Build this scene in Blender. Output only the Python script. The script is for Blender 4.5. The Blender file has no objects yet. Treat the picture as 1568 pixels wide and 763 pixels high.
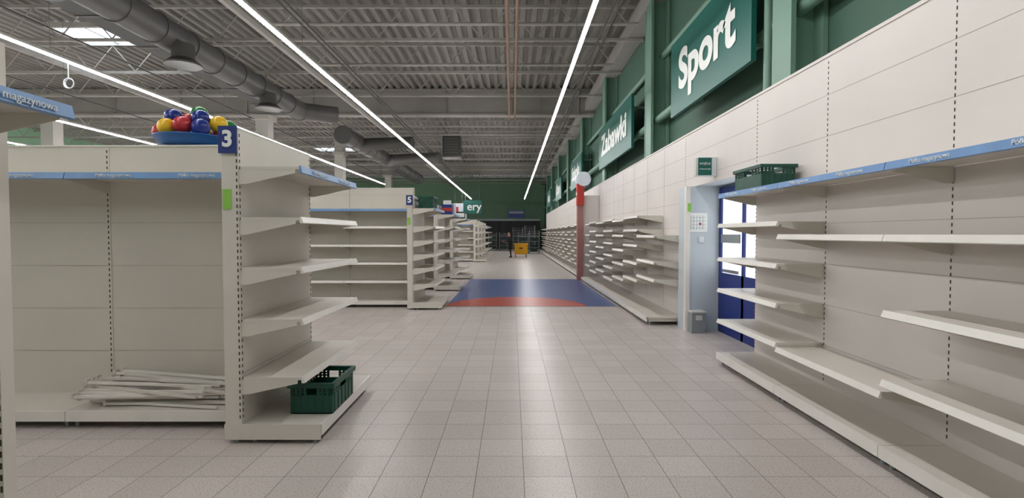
import bpy, bmesh, math, random
from mathutils import Vector, Matrix
random.seed(7)
scene = bpy.context.scene
try:
    scene.view_settings.view_transform = 'Standard'
except Exception: pass

def lin(h):
    h=h.lstrip('#'); r=[int(h[i:i+2],16)/255 for i in (0,2,4)]
    return tuple((c/12.92 if c<=.04045 else ((c+.055)/1.055)**2.4) for c in r)+(1,)

def mat(name, col, rough=.5, metal=0, var=.06, nscale=3.0, bump=0, emit=0, spec=.5):
    m=bpy.data.materials.new(name); m.use_nodes=True
    nt=m.node_tree; b=nt.nodes['Principled BSDF']
    c=lin(col) if isinstance(col,str) else col
    b.inputs['Roughness'].default_value=rough; b.inputs['Metallic'].default_value=metal
    b.inputs['Specular IOR Level'].default_value=spec
    geo=nt.nodes.new('ShaderNodeNewGeometry')
    n=nt.nodes.new('ShaderNodeTexNoise'); n.inputs['Scale'].default_value=nscale; n.inputs['Detail'].default_value=5
    nt.links.new(geo.outputs['Position'],n.inputs['Vector'])
    r=nt.nodes.new('ShaderNodeValToRGB')
    r.color_ramp.elements[0].position=.3; r.color_ramp.elements[1].position=.7
    r.color_ramp.elements[0].color=tuple(max(0,x*(1-var)) for x in c[:3])+(1,)
    r.color_ramp.elements[1].color=tuple(min(1,x*(1+var*.6)) for x in c[:3])+(1,)
    nt.links.new(n.outputs['Fac'],r.inputs['Fac']); nt.links.new(r.outputs['Color'],b.inputs['Base Color'])
    if bump:
        bp=nt.nodes.new('ShaderNodeBump'); bp.inputs['Strength'].default_value=bump
        nt.links.new(n.outputs['Fac'],bp.inputs['Height']); nt.links.new(bp.outputs['Normal'],b.inputs['Normal'])
    if emit:
        b.inputs['Emission Color'].default_value=c; b.inputs['Emission Strength'].default_value=emit
    return m

M=dict(
 white=mat('shelf_enamel','#d5cfc6',.38,0,.05,2.0),
 panel=mat('panel_enamel','#cfc9bf',.45,0,.06,1.2),
 wallw=mat('wall_panel_enamel','#d8d1cd',.5,0,.05,1.0),
 groove=mat('panel_groove','#a79f94',.7),
 slot=mat('slot_dark','#3a3632',.8),
 lip=mat('price_rail','#e6e2dc',.3),
 blue=mat('storage_strip_blue','#7096c6',.35,0,.1,6),
 label=mat('label_white','#dfe6ee',.5),
 navy=mat('sign_navy','#1c2f7a',.45),
 ltgreen=mat('tag_green','#8fc653',.5),
 crate=mat('crate_green','#0f4a3c',.45,0,.15,8),
 crated=mat('crate_dark','#0c2b26',.6),
 green=mat('wall_green_shaded','#49685a',.7,0,.08,1.0),  # right wall green, its shade mixed into the base colour
 green_lit=mat('wall_green_lit','#94bb9c',.7,0,.06,1.0),  # same wall green painted lighter, as it looks when lit
 greenc=mat('column_green','#729484',.5,0,.06,1.0),
 sign=mat('sign_teal','#0d5f55',.45,0,.04,1.0),
 signt=mat('sign_text_white','#eef1ee',.5),
 deck=mat('ceiling_deck','#94908b',.6,0,.1,.8),
 truss=mat('truss_grey','#b0aca6',.5,.0,.08,2),
 beam=mat('beam_grey','#a29e99',.6,0,.08,1),
 col=mat('column_paint','#c2beb8',.6,0,.06,1),
 duct=mat('duct_metal','#62605f',.45,.1,.1,2),
 ductd=mat('duct_dark','#4b4a49',.6,0,.1,2),
 copper=mat('pipe_copper','#9a7866',.5,.1,.1,2),
 lamp=mat('lamp_emit',(1,.99,.98,1),.5,0,0,1,0,58),
 house=mat('lamp_housing','#c9c7c2',.4),
 sky=mat('skylight_glow',(.78,.89,1,1),.5,0,0,1,0,3.0),
 day=mat('door_glass_daylight',(.93,.96,1,1),.1,0,0,1,0,1.2),
 matb=mat('floor_blue','#44598f',.3,0,.08,2),
 matr=mat('floor_red','#b5412f',.32,0,.08,2),
 red=mat('totem_red','#b8352c',.45),
 redp=mat('totem_pink','#a5706c',.5),
 jamb=mat('jamb_paleblue','#c6cfd6',.5,0,.04,1),
 paper=mat('paper','#eef0ee',.7),
 greyp=mat('bin_grey','#8f9598',.5),
 yellow=mat('plastic_yellow','#e3ab10',.45),
 black=mat('black_matte','#151517',.7),
 dark=mat('dark_wall','#1f2124',.7,0,.2,1),
 steel=mat('steel','#9a9c9e',.35,.8),
 bblue=mat('ball_blue','#1a2f86',.3), bred=mat('ball_red','#c03338',.3), byel=mat('ball_yellow','#e8b923',.3), bgrn=mat('ball_green','#1d7a3a',.3),
 tray=mat('tray_blue','#1d5fa6',.35),
 cloth=mat('cloth_black','#16161a',.85), skin=mat('skin','#c79074',.55), hair=mat('hair','#2a1d16',.7),
)

class MB:
    def __init__(s): s.v=[];s.f=[];s.m=[];s.sm=[];s.ml=[];s.T=lambda u,d,z:(u,d,z)
    def mi(s,k):
        if k not in s.ml: s.ml.append(k)
        return s.ml.index(k)
    def add(s,vs,fs,k,smooth=False):
        o=len(s.v); s.v+= [s.T(*p) for p in vs]; i=s.mi(k)
        for f in fs: s.f.append([o+a for a in f]); s.m.append(i); s.sm.append(smooth)
    def box(s,x0,x1,y0,y1,z0,z1,k):
        s.add([(x0,y0,z0),(x1,y0,z0),(x1,y1,z0),(x0,y1,z0),(x0,y0,z1),(x1,y0,z1),(x1,y1,z1),(x0,y1,z1)],
              [(0,3,2,1),(4,5,6,7),(0,1,5,4),(1,2,6,5),(2,3,7,6),(3,0,4,7)],k)
    def prism(s,u0,u1,poly,k):  # poly in (d,z)
        n=len(poly)
        s.add([(u0,a,b) for a,b in poly]+[(u1,a,b) for a,b in poly],
              [tuple(range(n)),tuple(range(2*n-1,n-1,-1))]+[(i,(i+1)%n,n+(i+1)%n,n+i) for i in range(n)],k)
    def cyl(s,p0,p1,r,k,n=10,r1=None,smooth=True):
        p0=Vector(p0);p1=Vector(p1); r1=r if r1 is None else r1
        d=(p1-p0).normalized(); a=d.orthogonal().normalized(); b=d.cross(a)
        vs=[];
        for p,rr in((p0,r),(p1,r1)):
            for i in range(n):
                t=2*math.pi*i/n; vs.append(tuple(p+a*math.cos(t)*rr+b*math.sin(t)*rr))
        s.add(vs,[(i,(i+1)%n,n+(i+1)%n,n+i) for i in range(n)],k,smooth)
        s.add(vs,[tuple(range(n))[::-1],tuple(range(n,2*n))],k)
    def bar(s,p0,p1,w,h,k):
        p0=Vector(p0);p1=Vector(p1); d=(p1-p0).normalized(); a=d.cross(Vector((0,0,1)))
        if a.length<1e-3: a=Vector((1,0,0))
        a.normalize(); b=a.cross(d)
        vs=[tuple(p+a*sx*w/2+b*sz*h/2) for p in(p0,p1) for sx,sz in((-1,-1),(1,-1),(1,1),(-1,1))]
        s.add(vs,[(0,1,2,3),(7,6,5,4),(0,4,5,1),(1,5,6,2),(2,6,7,3),(3,7,4,0)],k)
    def sph(s,c,r,k,n=16,sc=(1,1,1)):
        vs=[];fs=[]; h=n//2
        for j in range(h+1):
            ph=math.pi*j/h
            for i in range(n):
                t=2*math.pi*i/n
                vs.append((c[0]+r*sc[0]*math.sin(ph)*math.cos(t),c[1]+r*sc[1]*math.sin(ph)*math.sin(t),c[2]+r*sc[2]*math.cos(ph)))
        for j in range(h):
            for i in range(n):
                fs.append((j*n+i,(j+1)*n+i,(j+1)*n+(i+1)%n,j*n+(i+1)%n))
        s.add(vs,fs,k,True)
    def lathe(s,c,prof,k,n=28):
        vs=[];fs=[]
        for r,z in prof:
            for i in range(n):
                t=2*math.pi*i/n; vs.append((c[0]+r*math.cos(t),c[1]+r*math.sin(t),c[2]+z))
        for j in range(len(prof)-1):
            for i in range(n): fs.append((j*n+i,j*n+(i+1)%n,(j+1)*n+(i+1)%n,(j+1)*n+i))
        s.add(vs,fs,k,True)
    def torus(s,c,R,r,k,ax='x',n=24,m=6):
        vs=[];fs=[]
        for i in range(n):
            t=2*math.pi*i/n
            for j in range(m):
                p=2*math.pi*j/m; a=(R+r*math.cos(p))*math.cos(t); b=(R+r*math.cos(p))*math.sin(t); e=r*math.sin(p)
                q={'x':(e,a,b),'y':(a,e,b),'z':(a,b,e)}[ax]
                vs.append((c[0]+q[0],c[1]+q[1],c[2]+q[2]))
        for i in range(n):
            for j in range(m): fs.append((i*m+j,((i+1)%n)*m+j,((i+1)%n)*m+(j+1)%m,i*m+(j+1)%m))
        s.add(vs,fs,k,True)
    def build(s,name,parent=None,bevel=0):
        xs=[p[0] for p in s.v];ys=[p[1] for p in s.v];zs=[p[2] for p in s.v]
        c=Vector(((min(xs)+max(xs))/2,(min(ys)+max(ys))/2,min(zs)))
        me=bpy.data.meshes.new(name); me.from_pydata([tuple(Vector(p)-c) for p in s.v],[],s.f)
        for k in s.ml: me.materials.append(M[k])
        me.polygons.foreach_set('material_index',s.m); me.polygons.foreach_set('use_smooth',s.sm)
        bm=bmesh.new(); bm.from_mesh(me); bmesh.ops.recalc_face_normals(bm,faces=bm.faces); bm.to_mesh(me); bm.free()
        me.update()
        ob=bpy.data.objects.new(name,me); scene.collection.objects.link(ob); ob.location=c
        if bevel:
            b=ob.modifiers.new('bevel','BEVEL'); b.width=bevel; b.segments=2; b.limit_method='ANGLE'
        if parent:
            ob.parent=parent; ob.location=c-parent.location
        return ob

def text(body,loc,rot,size,k,parent=None,width=None,off=0,name='lettering'):
    cu=bpy.data.curves.new('t','FONT'); cu.body=body; cu.size=size; cu.extrude=.003; cu.offset=off
    cu.align_x='CENTER'; cu.align_y='CENTER'
    t=bpy.data.objects.new('t',cu); scene.collection.objects.link(t)
    bpy.context.view_layer.update()
    me=bpy.data.meshes.new_from_object(t.evaluated_get(bpy.context.evaluated_depsgraph_get()))
    w=t.dimensions.x; bpy.data.objects.remove(t); me.name=name
    me.materials.clear(); me.materials.append(M[k])
    ob=bpy.data.objects.new(name,me); scene.collection.objects.link(ob)
    ob.location=loc; ob.rotation_euler=[math.radians(a) for a in rot]
    if width and w>0: ob.scale=(width/w,1,1)
    if parent: ob.parent=parent; ob.location=Vector(loc)-parent.location
    return ob
R_CAM=(90,0,0); R_NX=(90,0,-90); R_PX=(90,0,90)

# ---------------- shelving parts (u along run, d outwards, z up)
def shelf(mb,u0,u1,dp,z,blue=False,k='white'):
    mb.box(u0+.006,u1-.006,.012,dp,z-.022,z,k)
    for uu in (u0+.008,u1-.012):
        mb.prism(uu,uu+.004,[(0.0,z-.02),(0.0,z-.135),(.05,z-.135),(dp*.93,z-.05),(dp*.93,z-.02)],k)
    if blue:
        mb.prism(u0+.004,u1-.004,[(dp,z+.008),(dp+.012,z+.008),(dp+.024,z-.046),(dp,z-.05)],'blue')
    else:
        mb.prism(u0+.004,u1-.004,[(dp,z+.004),(dp+.01,z+.004),(dp+.028,z-.042),(dp+.02,z-.048),(dp,z-.045)],'lip')
def base(mb,u0,u1,dp,k='white'):
    mb.box(u0+.003,u1-.003,.0,dp,.125,.15,k)
    mb.box(u0+.003,u1-.003,dp-.015,dp+.006,.065,.152,'lip')
    for uu in (u0+.03,u1-.06):
        mb.box(uu,uu+.03,0,dp-.04,.065,.125,'white')
        mb.cyl((uu+.015,dp-.07,0),(uu+.015,dp-.07,.065),.018,'greyp',8)
        mb.cyl((uu+.015,.08,0),(uu+.015,.08,.065),.018,'greyp',8)
def slots(mb,u,z0,z1,d=.0,step=.05,w=.008):
    z=z0
    while z<z1:
        mb.box(u-w/2,u+w/2,d,d+.003,z,z+step*.5,'slot'); z+=step
def seams(mb,u0,u1,z0,z1,step=.4):
    z=z0
    while z<z1:
        mb.box(u0,u1,0,.0015,z,z+.004,'groove'); z+=step

def crate(name,x0,x1,y0,y1,z0,h,holes=True):
    mb=MB(); t=.012
    ins=.02
    def ring(a,b,z0_,z1_,k,th=t):
        mb.box(x0+a,x1-a,y0+a,y0+a+th,z0_,z1_,k); mb.box(x0+a,x1-a,y1-a-th,y1-a,z0_,z1_,k)
        mb.box(x0+a,x0+a+th,y0+a+th,y1-a-th,z0_,z1_,k); mb.box(x1-a-th,x1-a,y0+a+th,y1-a-th,z0_,z1_,k)
    mb.box(x0+ins,x1-ins,y0+ins,y1-ins,z0,z0+.012,'crate')
    ring(ins,0,z0,z0+h*.6,'crate')
    zt=z0+h*.6; zb=z0+h*.84
    for (ax,a0,a1,c) in (('x',x0+ins,x1-ins,y0+ins),('x',x0+ins,x1-ins,y1-ins-t),('y',y0+ins,y1-ins,x0+ins),('y',y0+ins,y1-ins,x1-ins-t)):
        L=a1-a0; n=9
        for i in range(n+1):
            f=i/n
            if .36<f<.64: continue
            p=a0+f*(L-.022)
            if ax=='x': mb.box(p,p+.022,c,c+t,zt,zb,'crate')
            else: mb.box(c,c+t,p,p+.022,zt,zb,'crate')
        for zz in (zt+.012,zt+.036):
            for s0,s1 in((a0,a0+L*.33),(a1-L*.33,a1)):
                if ax=='x': mb.box(s0,s1,c+.003,c+t-.002,zz,zz+.014,'crate')
                else: mb.box(c+.003,c+t-.002,s0,s1,zz,zz+.014,'crate')
    ring(.0,0,zb,z0+h,'crate',.032)
    for i in range(6):
        p=x0+ins+(x1-x0-2*ins)*(i+.5)/6
        mb.box(p-.004,p+.004,y0+ins-.006,y0+ins,z0+.01,zt,'crate')
        p=y0+ins+(y1-y0-2*ins)*(i+.5)/6
        mb.box(x1-ins,x1-ins+.006,p-.004,p+.004,z0+.01,zt,'crate')
    return mb.build(name,bevel=.003)

def gondola(name,xb,y0,y1,nbay,bw,end_levels,front_levels,back_levels,num=None,hbody=2.46,H=2.46,dp=.47,detail=True,thick=.13,enddeep=.62):
    mb=MB()
    xl=xb-thick; W=y1-y0; yc=(y0+y1)/2+.13
    mb.box(xl,xb,y0,y1,.03,H,'white')
    mb.box(xl-.005,xb+.005,y0-.004,y1+.004,H,H+.012,'lip')
    for yy in (y0+.04,y1-.04): mb.cyl((xb-.06,yy,0),(xb-.06,yy,.035),.025,'greyp',8)
    mb.T=lambda u,d,z:(xb+d,y0+u,z)
    if detail:
        slots(mb,.02,.2,H-.05); slots(mb,W-.02,.2,H-.05)
        seams(mb,.0,W,.55,H-.1)
    for z in end_levels: shelf(mb,0,W,dp,z,blue=(z>2))
    base(mb,0,W,enddeep)
    mb.box(-.012,-.002,-thick-.002,enddeep,.035,.156,'white')
    mb.T=lambda u,d,z:(u,d,z)
    if detail:
        z=.2
        while z<H-.1:
            mb.box(xb-.016,xb-.008,y0-.003,y0+.002,z,z+.026,'slot'); z+=.05
    mb.box(xl-nbay*bw,xl,yc-.02,yc+.02,.03,hbody,'panel')
    mb.box(xl-nbay*bw,xl-.006,yc-.03,yc+.03,hbody,hbody+.012,'lip')
    for sgn,levels in ((-1,front_levels),(1,back_levels)):
        mb.T=(lambda sg:(lambda u,d,z:(xl-u,yc+sg*(.021+d),z)))(sgn)
        for b in range(nbay):
            u0=b*bw;u1=u0+bw
            mb.box(u0-.02 if b else 0,u0+.02,0,.004,.15,hbody,'panel')
            if detail: slots(mb,u0 if b else .012,.2,hbody-.03,.004)
            seams(mb,u0,u1,.55,hbody-.05)
            for z in levels: shelf(mb,u0,u1,.46,z,blue=(z>2))
            base(mb,u0,u1,.52)
        mb.box(nbay*bw,nbay*bw+.03,0,.52,0.03,hbody,'white')
    mb.T=lambda u,d,z:(u,d,z)
    if num is not None:
        mb.box(xl-.012,xb+.0,y0-.02,y0-.005,H-.19,H+.02,'navy')
        mb.box(xl+.01,xl+.075,y0-.006,y0-.0,H-.62,H-.465,'ltgreen')
    ob=mb.build(name)
    if num is not None: text(num,((xl+xb)/2-.005,y0-.023,H-.085),R_CAM,.17,'signt',ob,off=.006,name='number')
    return ob,xl,yc

# ---------------- room shell
XL,XR,YB,YF,ZC=-30,3.75,-6,60,8.2
m=bpy.data.materials.new('floor_tiles'); m.use_nodes=True; nt=m.node_tree; b=nt.nodes['Principled BSDF']
geo=nt.nodes.new('ShaderNodeNewGeometry'); mp=nt.nodes.new('ShaderNodeMapping'); mp.vector_type='POINT'
mp.inputs['Location'].default_value=(-.08+.325*200,-.251+.325*100,0)
br=nt.nodes.new('ShaderNodeTexBrick'); br.offset=0; br.squash=1
br.inputs['Scale'].default_value=1; br.inputs['Brick Width'].default_value=.325; br.inputs['Row Height'].default_value=.325
br.inputs['Mortar Size'].default_value=.003; br.inputs['Mortar Smooth'].default_value=.2
br.inputs['Color1'].default_value=lin('#cdc4bf'); br.inputs['Color2'].default_value=lin('#c3bab5'); br.inputs['Mortar'].default_value=lin('#786d68')
nt.links.new(geo.outputs['Position'],mp.inputs['Vector']); nt.links.new(mp.outputs['Vector'],br.inputs['Vector'])
sp=nt.nodes.new('ShaderNodeTexNoise'); sp.inputs['Scale'].default_value=95; sp.inputs['Detail'].default_value=2
nt.links.new(geo.outputs['Position'],sp.inputs['Vector'])
rp=nt.nodes.new('ShaderNodeValToRGB'); rp.color_ramp.elements[0].position=.32; rp.color_ramp.elements[0].color=(.5,.45,.43,1)
rp.color_ramp.elements[1].position=.44; rp.color_ramp.elements[1].color=(1,1,1,1)
nt.links.new(sp.outputs['Fac'],rp.inputs['Fac'])
x=nt.nodes.new('ShaderNodeMix'); x.data_type='RGBA'; x.blend_type='MULTIPLY'; x.inputs[0].default_value=1
nt.links.new(br.outputs['Color'],x.inputs[6]); nt.links.new(rp.outputs['Color'],x.inputs[7]); nt.links.new(x.outputs[2],b.inputs['Base Color'])
b.inputs['Roughness'].default_value=.31; b.inputs['Specular IOR Level'].default_value=.38
bp=nt.nodes.new('ShaderNodeBump'); bp.inputs['Strength'].default_value=.2; bp.inputs['Distance'].default_value=.002; bp.invert=True
nt.links.new(br.outputs['Fac'],bp.inputs['Height']); nt.links.new(bp.outputs['Normal'],b.inputs['Normal'])
M['floor']=m
mb=MB(); mb.box(XL,XR,YB,YF,-.1,0,'floor'); mb.build('floor')
mb=MB()
mb.box(-1.5,2.38,11.8,18.9,.0,.003,'matb')
n=40; pts=[(.08+1.6*math.cos(math.pi*i/n),11.82+1.75*math.sin(math.pi*i/n),.004) for i in range(n+1)]
mb.add(pts,[tuple(range(n+1))],'matr')
mb.box(-1.53,2.41,11.76,11.8,0,.004,'steel')
mb.build('floor_inlay')
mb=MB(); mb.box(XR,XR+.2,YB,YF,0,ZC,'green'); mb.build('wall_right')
mb=MB(); mb.box(XL-.2,XL,YB,YF,0,ZC,'green_lit'); mb.build('wall_left')
mb=MB(); mb.box(XL,XR,YF,YF+.2,0,ZC,'green_lit'); mb.build('wall_far')
mb=MB(); mb.box(XL,XR,YB-.2,YB,0,ZC,'green_lit'); mb.build('wall_rear')
mb=MB(); x=XL; prof=[]
while x<XR:
    prof+=[(x,ZC),(x+.14,ZC),(x+.18,ZC+.12),(x+.30,ZC+.12)]; x+=.34
ys=[YB,YF]
vs=[(a,yy,z) for yy in ys for a,z in prof]; N=len(prof)
mb.add(vs,[(i,i+1,N+i+1,N+i) for i in range(N-1)],'deck')
mb.box(XL,XR,YB,YF,ZC+.2,ZC+.3,'deck')
mb.build('ceiling')
for i,(sx,sy) in enumerate([(-12.9,17.2),(-13.3,40),(-22,28)]):
    mb=MB(); mb.box(sx-1.5,sx+1.5,sy-.75,sy+.75,ZC-.06,ZC-.03,'sky')
    for (a,b2,c,d) in((sx-1.6,sx+1.6,sy-.85,sy-.75),(sx-1.6,sx+1.6,sy+.75,sy+.85),(sx-1.6,sx-1.5,sy-.75,sy+.75),(sx+1.5,sx+1.6,sy-.75,sy+.75)): mb.box(a,b2,c,d,ZC-.16,ZC,'house')
    for q in (-.5,.5): mb.box(sx+q-.03,sx+q+.03,sy-.75,sy+.75,ZC-.1,ZC-.03,'house')
    mb.build('window_%d'%(i+1))
yt=-3
while yt<58:
    if abs(yt-24)>1.4 and abs(yt-48)>1.4:
        mb=MB()
        for dz in (7.15,8.08): mb.box(XL,XR-.02,yt-.04,yt+.04,dz-.04,dz+.04,'truss')
        xx=XR-.1; up=True
        while xx>XL+1:
            a=(xx,yt,7.18 if up else 8.05); b2=(xx-.75,yt,8.05 if up else 7.18)
            mb.bar(a,b2,.028,.028,'truss'); xx-=.75; up=not up
        mb.build('ceiling_truss')
    yt+=3
for yb in (0,24,48):
    mb=MB(); mb.box(XL,XR-.02,yb-.15,yb+.15,7.08,8.1,'beam'); mb.box(XL,XR-.02,yb-.25,yb+.25,7.0,7.08,'beam'); mb.box(XL,XR-.02,yb-.25,yb+.25,8.1,8.18,'beam')
    xx=XL
    while xx<XR: mb.box(xx,xx+.03,yb-.24,yb+.24,7.08,8.1,'beam'); xx+=3
    mb.build('trim_beam')
mb=MB(); mb.box(3.3,3.74,YB,YF,7.2,7.65,'beam'); mb.build('trim_edge_beam')
mb=MB()
for xx in (-6.5,-14,-21): mb.box(xx-.06,xx+.06,YB,YF,6.85,6.98,'truss')
mb.build('trim_purlin')
mb=MB()
for xx in (-.12,.12): mb.cyl((xx,-5,6.84),(xx,23.7,6.84),.04,'copper',10)
mb.build('sprinkler_pipe')
mb=MB()
for yy in (13.4,16.6,28.2): mb.cyl((-6.3,yy,6.96),(3.2,yy,6.96),.045,'truss',10)
mb.build('water_pipe')
mb=MB()
for xx,zz in ((-5.2,6.93),(-5.05,6.93),(2.3,6.93),(2.45,6.93),(-11.6,6.93),(-16.5,6.93)): mb.cyl((xx,-5,zz-.12),(xx,46,zz-.12),.022,'ductd',6)
mb.build('electrical_conduit')
def ring_duct(name,x,z,ya,yb,r):
    mb=MB(); mb.cyl((x,ya,z),(x,yb,z),r,'duct',24)
    y=ya
    while y<=yb: mb.cyl((x,y-.03,z),(x,y+.03,z),r+.025,'duct',24); y+=1.2
    return mb
mb=ring_duct('d',-8.4,6.5,-2,20.8,.36)
for dy in (4,9,13,17.5):
    mb.cyl((-8.1,dy,6.3),(-8.1,dy,5.95),.26,'ductd',20); mb.cyl((-8.1,dy,5.95),(-8.1,dy,5.82),.26,'ductd',20,.42); mb.cyl((-8.1,dy,5.82),(-8.1,dy,5.78),.42,'duct',20)
mb.sph((-8.4,20.8,6.5),.37,'duct',20); mb.cyl((-8.4,20.8,6.5),(-7.2,21.6,6.5),.34,'duct',20)
for y in (0,6,12,18): mb.bar((-8.4,y,6.8),(-8.4,y,7.1),.03,.03,'steel')
mb.build('ventilation_duct')
mb=ring_duct('d',-8.2,6.45,25.5,46,.42)
mb.cyl((-8.2,34,6.4),(-4.5,33,6.4),.36,'duct',20); mb.cyl((-8.2,28,6.4),(-5.2,27.5,6.4),.32,'ductd',20)
for y in (27,33,40): mb.bar((-8.2,y,6.8),(-8.2,y,7.1),.03,.03,'steel')
mb.build('ventilation_duct')
mb=MB(); mb.box(-9.9,-9.35,-3,22,6.6,6.95,'ductd')
for y in range(-2,22,2): mb.box(-9.92,-9.33,y,y+.05,6.58,6.97,'duct'); 
mb.build('cable_duct')
mb=MB(); mb.box(-3.8,-2.85,28.7,29.7,5.9,7.05,'ductd'); mb.box(-3.85,-2.8,28.65,29.75,5.83,5.92,'duct')
for i in range(6): mb.box(-3.7,-2.95,28.68,28.7,6.05+i*.15,6.13+i*.15,'duct')
for xx in (-3.7,-2.95): mb.bar((xx,29.2,7.05),(xx,29.2,8.1),.04,.04,'steel')
mb.build('air_heater_unit')
for (cx,cy) in ((-11.3,24),(-11.3,34.5),(-11.3,48),(-21,24)):
    mb=MB(); mb.box(cx-.28,cx+.28,cy-.28,cy+.28,0,7.0 if cy in(24,48) else ZC,'col'); mb.box(cx-.36,cx+.36,cy-.36,cy+.36,0,.25,'white')
    mb.box(cx-.4,cx+.4,cy-.4,cy+.4,6.8,7.0,'col'); mb.build('column')
for lx,ya,yb in ((1.22,-3,51),(-3.97,-3,51),(-8.75,-3,36),(-13.6,-3,50),(-18.7,-3,50),(-24,-3,50)):
    mb=MB(); z=5.05
    mb.box(lx-.03,lx+.03,ya,yb,z-.032,z,'lamp'); mb.box(lx-.03,lx+.03,ya,yb,z,z+.05,'house')
    y=ya+1
    while y<yb:
        mb.cyl((lx,y,z+.05),(lx,y,8.15),.006,'steel',5); y+=6
    lo=mb.build('linear_ceiling_lamp')
    if lx==-8.75: lcoil=lo
mb=MB()
mb.cyl((-8.75,10.4,5.0),(-8.75,10.4,4.72),.008,'label',6)
for i in range(4): mb.torus((-8.75,10.4+.01*i,4.62),.1-.004*i,.008,'label','y')
mb.build('cable_coil',parent=lcoil)

# ---------------- right wall fittings
XW=3.08
mb=MB()
for ya,yb in ((-2.0,6.6),(9.3,47)):
    mb.box(XW,XW+.06,ya,yb,0,3.37,'wallw')
mb.box(XW,XW+.06,6.6,9.3,2.45,3.37,'wallw')
mb.box(XW-.01,XR,-2,47,3.37,3.40,'wallw')
mb.T=lambda u,d,z:(XW-d,u,z)
bnd=[.72,2.19,3.66,5.13,6.6]+[9.3+1.3*i for i in range(29)]
for u in bnd:
    slots(mb,u,.2 ,3.3,.0,.05,.008 if u<7 else .006) if u<20 else mb.box(u-.004,u+.004,0,.003,.2,3.3,'groove')
for z in (.55,.95,1.35,1.75,2.2,2.6,3.0):
    mb.box(-2,6.6,0,.0015,z,z+.004,'groove'); mb.box(9.3,47,0,.0015,z,z+.005,'groove')
for z in (2.6,3.0): mb.box(6.6,9.3,0,.0015,z,z+.004,'groove')
mb.build('wall_panelling')

def wall_shelving(name,u0,bays,dp,bdp,xw=XW):
    mb=MB(); mb.T=lambda u,d,z:(xw-.003-d,u,z)
    u=u0
    for w,levels in bays:
        base(mb,u,u+w,bdp)
        for z in levels: shelf(mb,u,u+w,dp,z,blue=(z>2.1))
        u+=w
    return mb.build(name)
ws=wall_shelving('wall_shelving',.72,[(1.47,[2.14,1.64,1.11,.62]),(1.47,[2.14,1.64,1.11,.62]),(1.47,[2.14,1.64,.53]),(1.47,[2.14,1.77,1.35,.96,.57])],.46,.48)
for i in range(4):
    for q in (.38,1.08): text('Półka magazynowa',(XW-.003-.482,.72+1.47*i+q,2.121),R_NX,.042,'label',ws,name='strip_lettering')
A=[2.02,1.74,1.42,1.1,.78,.48]; B=[1.98,1.62,1.28,.95,.6]
wall_shelving('wall_shelving',9.35,[(1.3,[1.62,1.14,.82]),(1.3,[2.02,1.74,1.42,1.05,.7]),(1.3,B),(1.3,A),(1.3,B),(1.3,A),(1.05,B)],.52,.66)
wall_shelving('wall_shelving',18.75,[(1.3,A if i%2 else B) for i in range(20)],.52,.62)
mb=MB(); mb.box(2.45,3.075,18.5,18.62,0,3.0,'wallw'); mb.box(2.3,2.5,18.38,18.64,0,2.75,'redp'); mb.box(2.28,2.52,18.3,18.66,2.65,3.4,'red')
mb.cyl((2.5,18.28,3.55),(2.5,18.34,3.55),.24,'label',24); mb.cyl((2.5,18.34,3.55),(2.5,18.62,3.55),.27,'label',24)
mb.box(2.36,2.62,18.34,18.62,3.3,3.55,'label')
tt=mb.build('red_totem_sign'); text('Bank',(2.275,18.48,3.05),R_NX,.18,'signt',tt); 
mb=MB()
mb.box(2.96,3.74,8.85,9.28,0,2.45,'jamb'); mb.box(3.14,3.74,6.6,8.85,2.45,2.5,'jamb')
mb.box(3.5,3.74,6.45,7.0,0,2.45,'jamb'); mb.box(2.93,3.0,8.8,8.9,0,2.45,'lip')
mb.build('trim_door_recess')
mb=MB(); x=3.5
mb.box(x,x+.08,7.0,7.1,0,2.42,'navy'); mb.box(x,x+.08,8.75,8.84,0,2.42,'navy'); mb.box(x,x+.08,7.1,8.75,2.32,2.42,'navy')
mb.box(x,x+.08,7.88,7.96,0,2.32,'navy'); mb.box(x,x+.06,7.1,8.75,0,1.0,'navy')
mb.box(x+.03,x+.04,7.1,7.88,1.0,2.32,'day'); mb.box(x+.03,x+.04,7.96,8.75,1.0,2.32,'day')
mb.box(x-.02,x,8.0,8.7,1.5,1.64,'greyp'); mb.box(x-.03,x,8.05,8.6,1.02,1.07,'steel')
mb.build('door_1')
mb=MB(); mb.box(2.99,3.3,8.835,8.85,1.68,2.0,'paper')
for i in range(5): mb.box(3.02+.05*i,3.025+.05*i,8.832,8.836,1.72,1.96,'greyp')
for i in range(4): mb.box(3.02,3.27,8.832,8.836,1.74+.06*i,1.744+.06*i,'greyp')
mb.box(3.16,3.2,8.832,8.836,1.8,1.83,'bred'); mb.build('evacuation_plan')
mb=MB(); mb.box(3.16,3.24,8.82,8.85,1.5,1.6,'label'); mb.box(3.18,3.22,8.812,8.82,1.53,1.57,'lip'); mb.build('light_switch',bevel=.004)
mb=MB(); mb.box(2.955,3.01,8.79,8.8,2.02,2.16,'ltgreen'); mb.build('green_sticker')
mb=MB(); mb.prism(2.97,3.2,[(8.6,0),(8.83,0),(8.83,.34),(8.58,.34)],'greyp'); mb.box(2.96,3.21,8.57,8.84,.34,.365,'house'); mb.box(3.03,3.14,8.575,8.585,.22,.3,'house'); mb.build('waste_bin',bevel=.006)
mb=MB(); mb.box(2.79,3.075,7.89,8.01,2.52,2.8,'label'); mb.box(2.8,3.0,7.88,7.89,2.53,2.79,'sign'); mb.box(2.775,2.79,7.9,8.0,2.53,2.79,'house')
ex=mb.build('exit_sign'); text('WYJŚCIE',(2.9,7.877,2.70),R_CAM,.042,'signt',ex); text('EWAKUACYJNE',(2.9,7.877,2.62),R_CAM,.024,'signt',ex)
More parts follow.
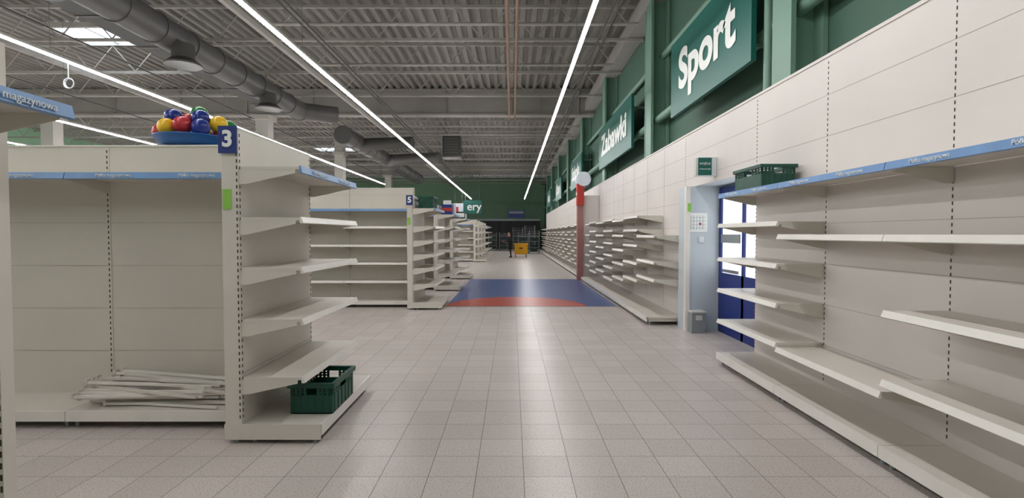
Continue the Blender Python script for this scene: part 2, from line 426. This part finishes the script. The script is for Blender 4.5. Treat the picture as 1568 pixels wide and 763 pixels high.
mb=MB(); mb.box(3.48,3.495,7.02,7.18,1.95,2.15,'bred'); mb.cyl((3.475,7.1,2.05),(3.48,7.1,2.05),.05,'paper',16); mb.build('fire_equipment_sign')
crate('green_crate',2.63,3.03,5.55,6.25,2.15,.24)

mb=MB()
for yy in (.4,6.25,12.5,18.7,24.9,31.1,37.3,43.5,49.7):
    mb.box(3.3,3.36,yy,yy+.45,3.4,7.2,'greenc'); mb.box(3.36,3.70,yy+.2,yy+.25,3.4,7.2,'greenc'); mb.box(3.68,3.74,yy,yy+.45,3.4,7.2,'greenc')
    mb.cyl((3.4,yy+.75,3.4),(3.4,yy+.75,7.2),.06,'greenc',10)
mb.build('trim_wall_column')
mb=MB(); mb.cyl((3.5,-5,4.38),(3.5,58,4.38),.09,'greenc',12); mb.cyl((3.62,-5,5.9),(3.62,58,5.9),.07,'greenc',12); mb.build('trim_wall_rail')
def wsign(name,ya,yb,txt,tw,ts,za=3.97,zb=5.4):
    mb=MB(); mb.box(3.2,3.27,ya,yb,za,zb,'sign')
    for yy in (ya+.3,yb-.3): mb.bar((3.27,yy,zb-.3),(3.74,yy,zb-.3),.05,.05,'greenc'); mb.bar((3.27,yy,za+.3),(3.74,yy,za+.3),.05,.05,'greenc')
    ob=mb.build(name); text(txt,(3.19,(ya+yb)/2,(za+zb)/2+.02),R_NX,ts,'signt',ob,width=tw,off=.034)
wsign('department_sign',7.07,10.6,'Sport',2.55,.98)
wsign('department_sign',14.1,19.3,'Zabawki',4.1,.95)
wsign('department_sign',24.2,28.6,'Szkoła',3.0,.95)
wsign('department_sign',34.2,38.4,'Dom',2.4,.95)
wsign('department_sign',43.5,47.5,'Auto',2.4,.95)

# ---------------- gondolas left
XB=-2.12; EL=[2.17,1.777,1.386,.98,.523]
g,xl,yc=gondola('shelving_gondola',XB,4.06,5.5,3,1.52,EL,[2.16],[2.16,1.7,1.2,.7],'3')
for i in range(3):
    for q in (.4,1.1): text('Półka magazynowa',(xl-1.52*i-q,yc-.021-.484,2.141),R_CAM,.04,'label',g,name='strip_lettering')
for q in (.4,1.05): text('Półka magazynowa',(XB+.495,4.06+q,2.151),R_PX,.042,'label',g,name='strip_lettering')
FL=[2.2,1.81,1.4,1.0,.59]
gondola('shelving_gondola',XB-.02,11.3,12.8,5,1.5,[2.2,1.81,1.5,1.2,.9,.55],FL,FL,'5',hbody=2.7)
gondola('shelving_gondola',XB,15.0,16.5,8,1.5,[2.2,1.85,1.5,1.2,.9,.5],FL,FL,None,hbody=2.46)
gondola('shelving_gondola',XB,18.9,20.4,8,1.5,[2.2,1.85,1.5,1.1,.8,.4],FL,FL,None,hbody=2.46)
for i,yy in enumerate((30.5,34,37.5,41)):
    gondola('shelving_gondola',XB,yy,yy+1.4,8,1.5,EL,FL,FL,None,detail=False)
g0,xl0,yc0=gondola('shelving_gondola',-2.3,.78,2.18,2,1.5,[2.17],[2.16],[2.16],None)
for q in (.45,1.14): text('Półka magazynowa',(-2.3+.497,.78+q,2.148),R_PX,.042,'label',g0,width=.33,name='strip_lettering')
mb=MB(); mb.box(-2.29,-2.16,2.19,2.25,0,2.46,'white')
z=.05
while z<2.3: mb.box(-2.172,-2.164,2.187,2.19,z,z+.026,'slot'); z+=.05
mb.build('shelf_upright')

crate('green_crate',-1.86,-1.47,4.28,4.88,.152,.26)
crate('green_crate',-2.08,-1.72,11.5,12.2,2.215,.26)
mb=MB(); mb.box(-2.05,-1.75,15.2,15.6,2.2,2.5,'navy'); mb.box(-2.03,-1.72,15.65,16.1,2.2,2.55,'label'); mb.box(-2.0,-1.8,15.25,15.5,2.5,2.62,'paper'); mb.box(-2.06,-1.74,15.19,15.2,2.3,2.4,'red'); mb.build('cardboard_boxes')
mb=MB(); mb.box(-2.05,-1.75,19.1,19.6,2.2,2.45,'dark'); mb.box(-2.05,-1.75,19.7,20.1,2.2,2.4,'paper'); mb.box(-2.06,-1.74,19.09,19.1,2.25,2.4,'paper'); mb.build('cardboard_boxes')

mb=MB()
for i in range(36):
    lay=i//7; y=4.48+random.uniform(0,.36); z=.168+lay*.032+random.uniform(0,.014)
    cx=-3.1+random.uniform(-.14,.14); L=random.uniform(1.0,1.25); a=random.uniform(-.2,.2)
    if abs(y-4.68)+abs(a)*L/2>.33: a*=.35
    dz=random.uniform(-.03,.06) if lay>1 else 0
    mb.bar((cx-L/2,y-a*L/2,z+max(dz,0)),(cx+L/2,y+a*L/2,z+max(-dz,0)),.028,.02,'lip' if i%3 else 'white')
    mb.box(cx-L/2-.01,cx-L/2+.01,y-a*L/2-.02,y-a*L/2+.02,z+max(dz,0)-.012,z+max(dz,0)+.03,'white')
mb.build('pile_of_shelf_rails')
mb=MB(); c=(-3.12,5.17,2.487)
mb.lathe(c,[(0,0),(.24,0),(.31,.03),(.34,.09),(.355,.09),(.355,.1),(.33,.1),(.30,.045),(.22,.015),(0,.012)],'tray')
for (dx,dy,z,k) in ((-.13,-.12,2.765,'bblue'),(.06,-.02,2.81,'bgrn'),(.13,-.12,2.755,'bblue'),(-.13,-.22,2.655,'byel'),(.02,-.23,2.67,'bred'),(-.03,-.04,2.74,'bred'),(.27,-.06,2.71,'byel'),
    (.19,-.22,2.65,'bblue'),(.25,.14,2.71,'bgrn'),(-.26,-.1,2.63,'bred'),(.26,-.0,2.61,'bred'),(0,.15,2.65,'byel'),(-.15,.15,2.63,'bgrn'),(-.2,.05,2.63,'bblue'),(.12,.2,2.63,'bblue'),(0,0,2.61,'bblue')):
    mb.sph((c[0]+dx,c[1]+dy,z),.082,k,20)
mb.build('tray_of_coloured_balls')
mb=MB(); mb.box(-3.5,-2.75,4.93,5.5,2.473,2.485,'white'); mb.build('top_shelf_board')

# ---------------- far end
mb=MB(); mb.box(-6.5,3.0,55,55.2,0,3.2,'dark'); mb.box(-6.5,3.0,54.95,55.0,3.0,3.2,'greyp')
for i in range(8): mb.box(-6+i*1.15,-5.95+i*1.15,54.93,54.99,0,3.0,'black')
mb.build('dark_partition')
mb=MB(); mb.box(-.4,1.3,54.6,54.7,3.3,4.1,'navy'); mb.box(-.3,1.2,54.58,54.6,3.75,4.0,'greyp'); mb.bar((.4,54.75,3.1),(.4,54.75,4.0),.08,.08,'steel'); mb.build('screen_sign')
mb=MB(); mb.box(-4.2,-2.6,45,45.08,3.35,4.5,'sign'); 
for xx in (-4,-2.8): mb.bar((xx,45.04,4.5),(xx,45.04,8.1),.02,.02,'steel')
s=mb.build('hanging_sign'); text('ery',(-3.25,44.98,3.95),R_CAM,.95,'signt',s,off=.015)
mb=MB(); mb.box(-4.9,-4.1,44,44.06,3.3,4.2,'label'); mb.box(-4.8,-4.5,43.98,44,3.4,3.9,'bred')
for xx in (-4.8,-4.2): mb.bar((xx,44.03,4.2),(xx,44.03,8.1),.02,.02,'steel')
mb.build('hanging_board')
def cage(x,y,w=.8,d=.7,h=1.75,fill='crated'):
    mb=MB()
    for a in (x,x+w):
        for b2 in (y,y+d): mb.cyl((a,b2,.12),(a,b2,h),.02,'steel',8); mb.cyl((a-.02,b2,.06),(a+.02,b2,.06),.06,'black',12)
    mb.box(x,x+w,y,y+d,.12,.16,'steel')
    for i in range(1,9):
        z=.2+i*(h-.25)/9
        mb.bar((x,y+d,z),(x+w,y+d,z),.014,.014,'steel'); mb.bar((x,y,z),(x,y+d,z),.014,.014,'steel'); mb.bar((x+w,y,z),(x+w,y+d,z),.014,.014,'steel')
    for i in range(1,6):
        q=x+i*w/6; mb.bar((q,y+d,.16),(q,y+d,h),.012,.012,'steel')
    for z in (.5,1.0,1.4): mb.box(x+.02,x+w-.02,y+.03,y+d-.02,z,z+.025,'steel')
    for z in (.16,.53,1.03): mb.box(x+.08,x+w-.15,y+.08,y+d-.1,z,z+random.uniform(.15,.3),fill)
    mb.build('roll_cage')
cage(.5,43,.85); cage(1.45,43.2,.8,.7,1.9); cage(.1,48,.9,.8,2.2); cage(1.2,48,.9,.8,2.4); cage(-1.2,50); cage(-2.3,50.5)
mb=MB(); mb.prism(.18,1.08,[(36.5,.2),(37.2,.2),(37.3,.92),(36.4,.92)],'yellow'); mb.box(.14,1.12,36.36,37.34,.9,.97,'yellow'); mb.box(.22,1.04,36.45,37.25,.965,.975,'black')
for xx in (.25,1.0):
    for yy in (36.6,37.1): mb.cyl((xx-.02,yy,.09),(xx+.02,yy,.09),.09,'black',16); mb.box(xx-.03,xx+.03,yy-.03,yy+.03,.09,.2,'steel')
for i in range(4): mb.box(.3+i*.2,.33+i*.2,36.4,36.46,.3,.88,'yellow')
mb.box(.5,.76,36.38,36.4,.6,.68,'black')
mb.build('yellow_wheeled_container',bevel=.01)

# ---------------- person
person=bpy.data.objects.new('person_standing',None); scene.collection.objects.link(person)
def skinned(name,verts,edges,rad,matk,root=0,sub=2,parent=person):
    me=bpy.data.meshes.new(name); me.from_pydata(verts,edges,[]); ob=bpy.data.objects.new(name,me); scene.collection.objects.link(ob)
    ob.modifiers.new('skin','SKIN').use_smooth_shade=True
    for i,r in enumerate(rad):
        sv=me.skin_vertices[0].data[i]; sv.radius=(r,r) if not isinstance(r,tuple) else r; sv.use_root=(i==root)
    s=ob.modifiers.new('sub','SUBSURF'); s.levels=sub; s.render_levels=sub
    me.materials.append(M[matk]); ob.parent=parent; return ob
V=[(0,0,.95),(0,-.01,1.1),(0,-.03,1.28),(0,-.04,1.41),(0,-.05,1.49),
   (.16,-.04,1.385),(.21,-.08,1.13),(.17,-.32,1.05),(-.16,-.04,1.385),(-.21,-.10,1.14),(-.17,-.35,1.12),
   (.10,0,.88),(.11,-.04,.48),(.12,.01,.05),(-.10,0,.88),(-.12,.06,.48),(-.13,.13,.05)]
E=[(0,1),(1,2),(2,3),(3,4),(3,5),(5,6),(6,7),(3,8),(8,9),(9,10),(0,11),(11,12),(12,13),(0,14),(14,15),(15,16)]
Rr=[(.155,.115),(.135,.10),(.16,.115),(.11,.08),(.055,.055),.065,.05,.036,.065,.05,.036,(.095,.1),.066,.047,(.095,.1),.066,.047]
skinned('clothed_body',V,E,Rr,'cloth')
for sx,(hx,hy,hz) in ((1,(.17,-.35,1.045)),(-1,(-.17,-.38,1.115))):
    skinned('palm',[(hx,hy+.04,hz),(hx,hy-.04,hz-.005),(hx,hy-.085,hz-.01)],[(0,1),(1,2)],[(.028,.02),(.04,.018),(.042,.016)],'skin',sub=1)
    for i,L in enumerate((.07,.08,.075,.06)):
        fx=hx+(i-1.5)*.021
        skinned('finger',[(fx,hy-.08,hz-.01),(fx,hy-.08-L*.5,hz-.02),(fx,hy-.08-L*.8,hz-.045)],[(0,1),(1,2)],[.0095,.0085,.007],'skin',sub=1)
    skinned('thumb',[(hx-sx*.03,hy-.02,hz),(hx-sx*.055,hy-.055,hz-.01),(hx-sx*.055,hy-.085,hz-.02)],[(0,1),(1,2)],[.012,.010,.008],'skin',sub=1)
mb=MB(); hc=(0,-.08,1.61)
mb.sph(hc,.1,'skin',24,(.78,.95,1.2)); mb.cyl((0,-.05,1.42),(0,-.06,1.56),.052,'skin',14)
mb.sph((0,-.045,1.645),.105,'hair',24,(.83,.9,1.05)); mb.sph((0,.03,1.6),.05,'hair',16,(1,.9,1))
mb.sph((0,-.178,1.597),.014,'skin',10,(.8,1,1.6))
for sx in (-1,1): mb.sph((sx*.03,-.163,1.62),.011,'black',10); mb.sph((sx*.079,-.07,1.605),.026,'skin',10,(.4,.8,1.2))
mb.sph((0,-.166,1.555),.02,'bred',10,(1,.4,.25))
hd=mb.build('head'); hd.parent=person
for fx,fy in ((.12,.01),(-.13,.13)):
    mb=MB(); mb.sph((fx,fy-.05,.045),.05,'black',16,(.95,2.6,.9)); o=mb.build('shoe'); o.parent=person
person.location=(-.12,36,0); person.rotation_euler=(0,0,math.radians(-65)); 

# ---------------- world & camera
w=bpy.data.worlds.new('World'); scene.world=w; w.use_nodes=True
w.node_tree.nodes['Background'].inputs[0].default_value=(.6,.7,.8,1); w.node_tree.nodes['Background'].inputs[1].default_value=.3
cd=bpy.data.cameras.new('camera'); cam=bpy.data.objects.new('camera',cd); scene.collection.objects.link(cam)
cd.sensor_width=36; cd.lens=800/1568*36; cd.clip_end=200; cd.clip_start=.05
cam.location=(0,0,1.65); cam.rotation_euler=(math.radians(90-1.68),0,0)
scene.camera=cam
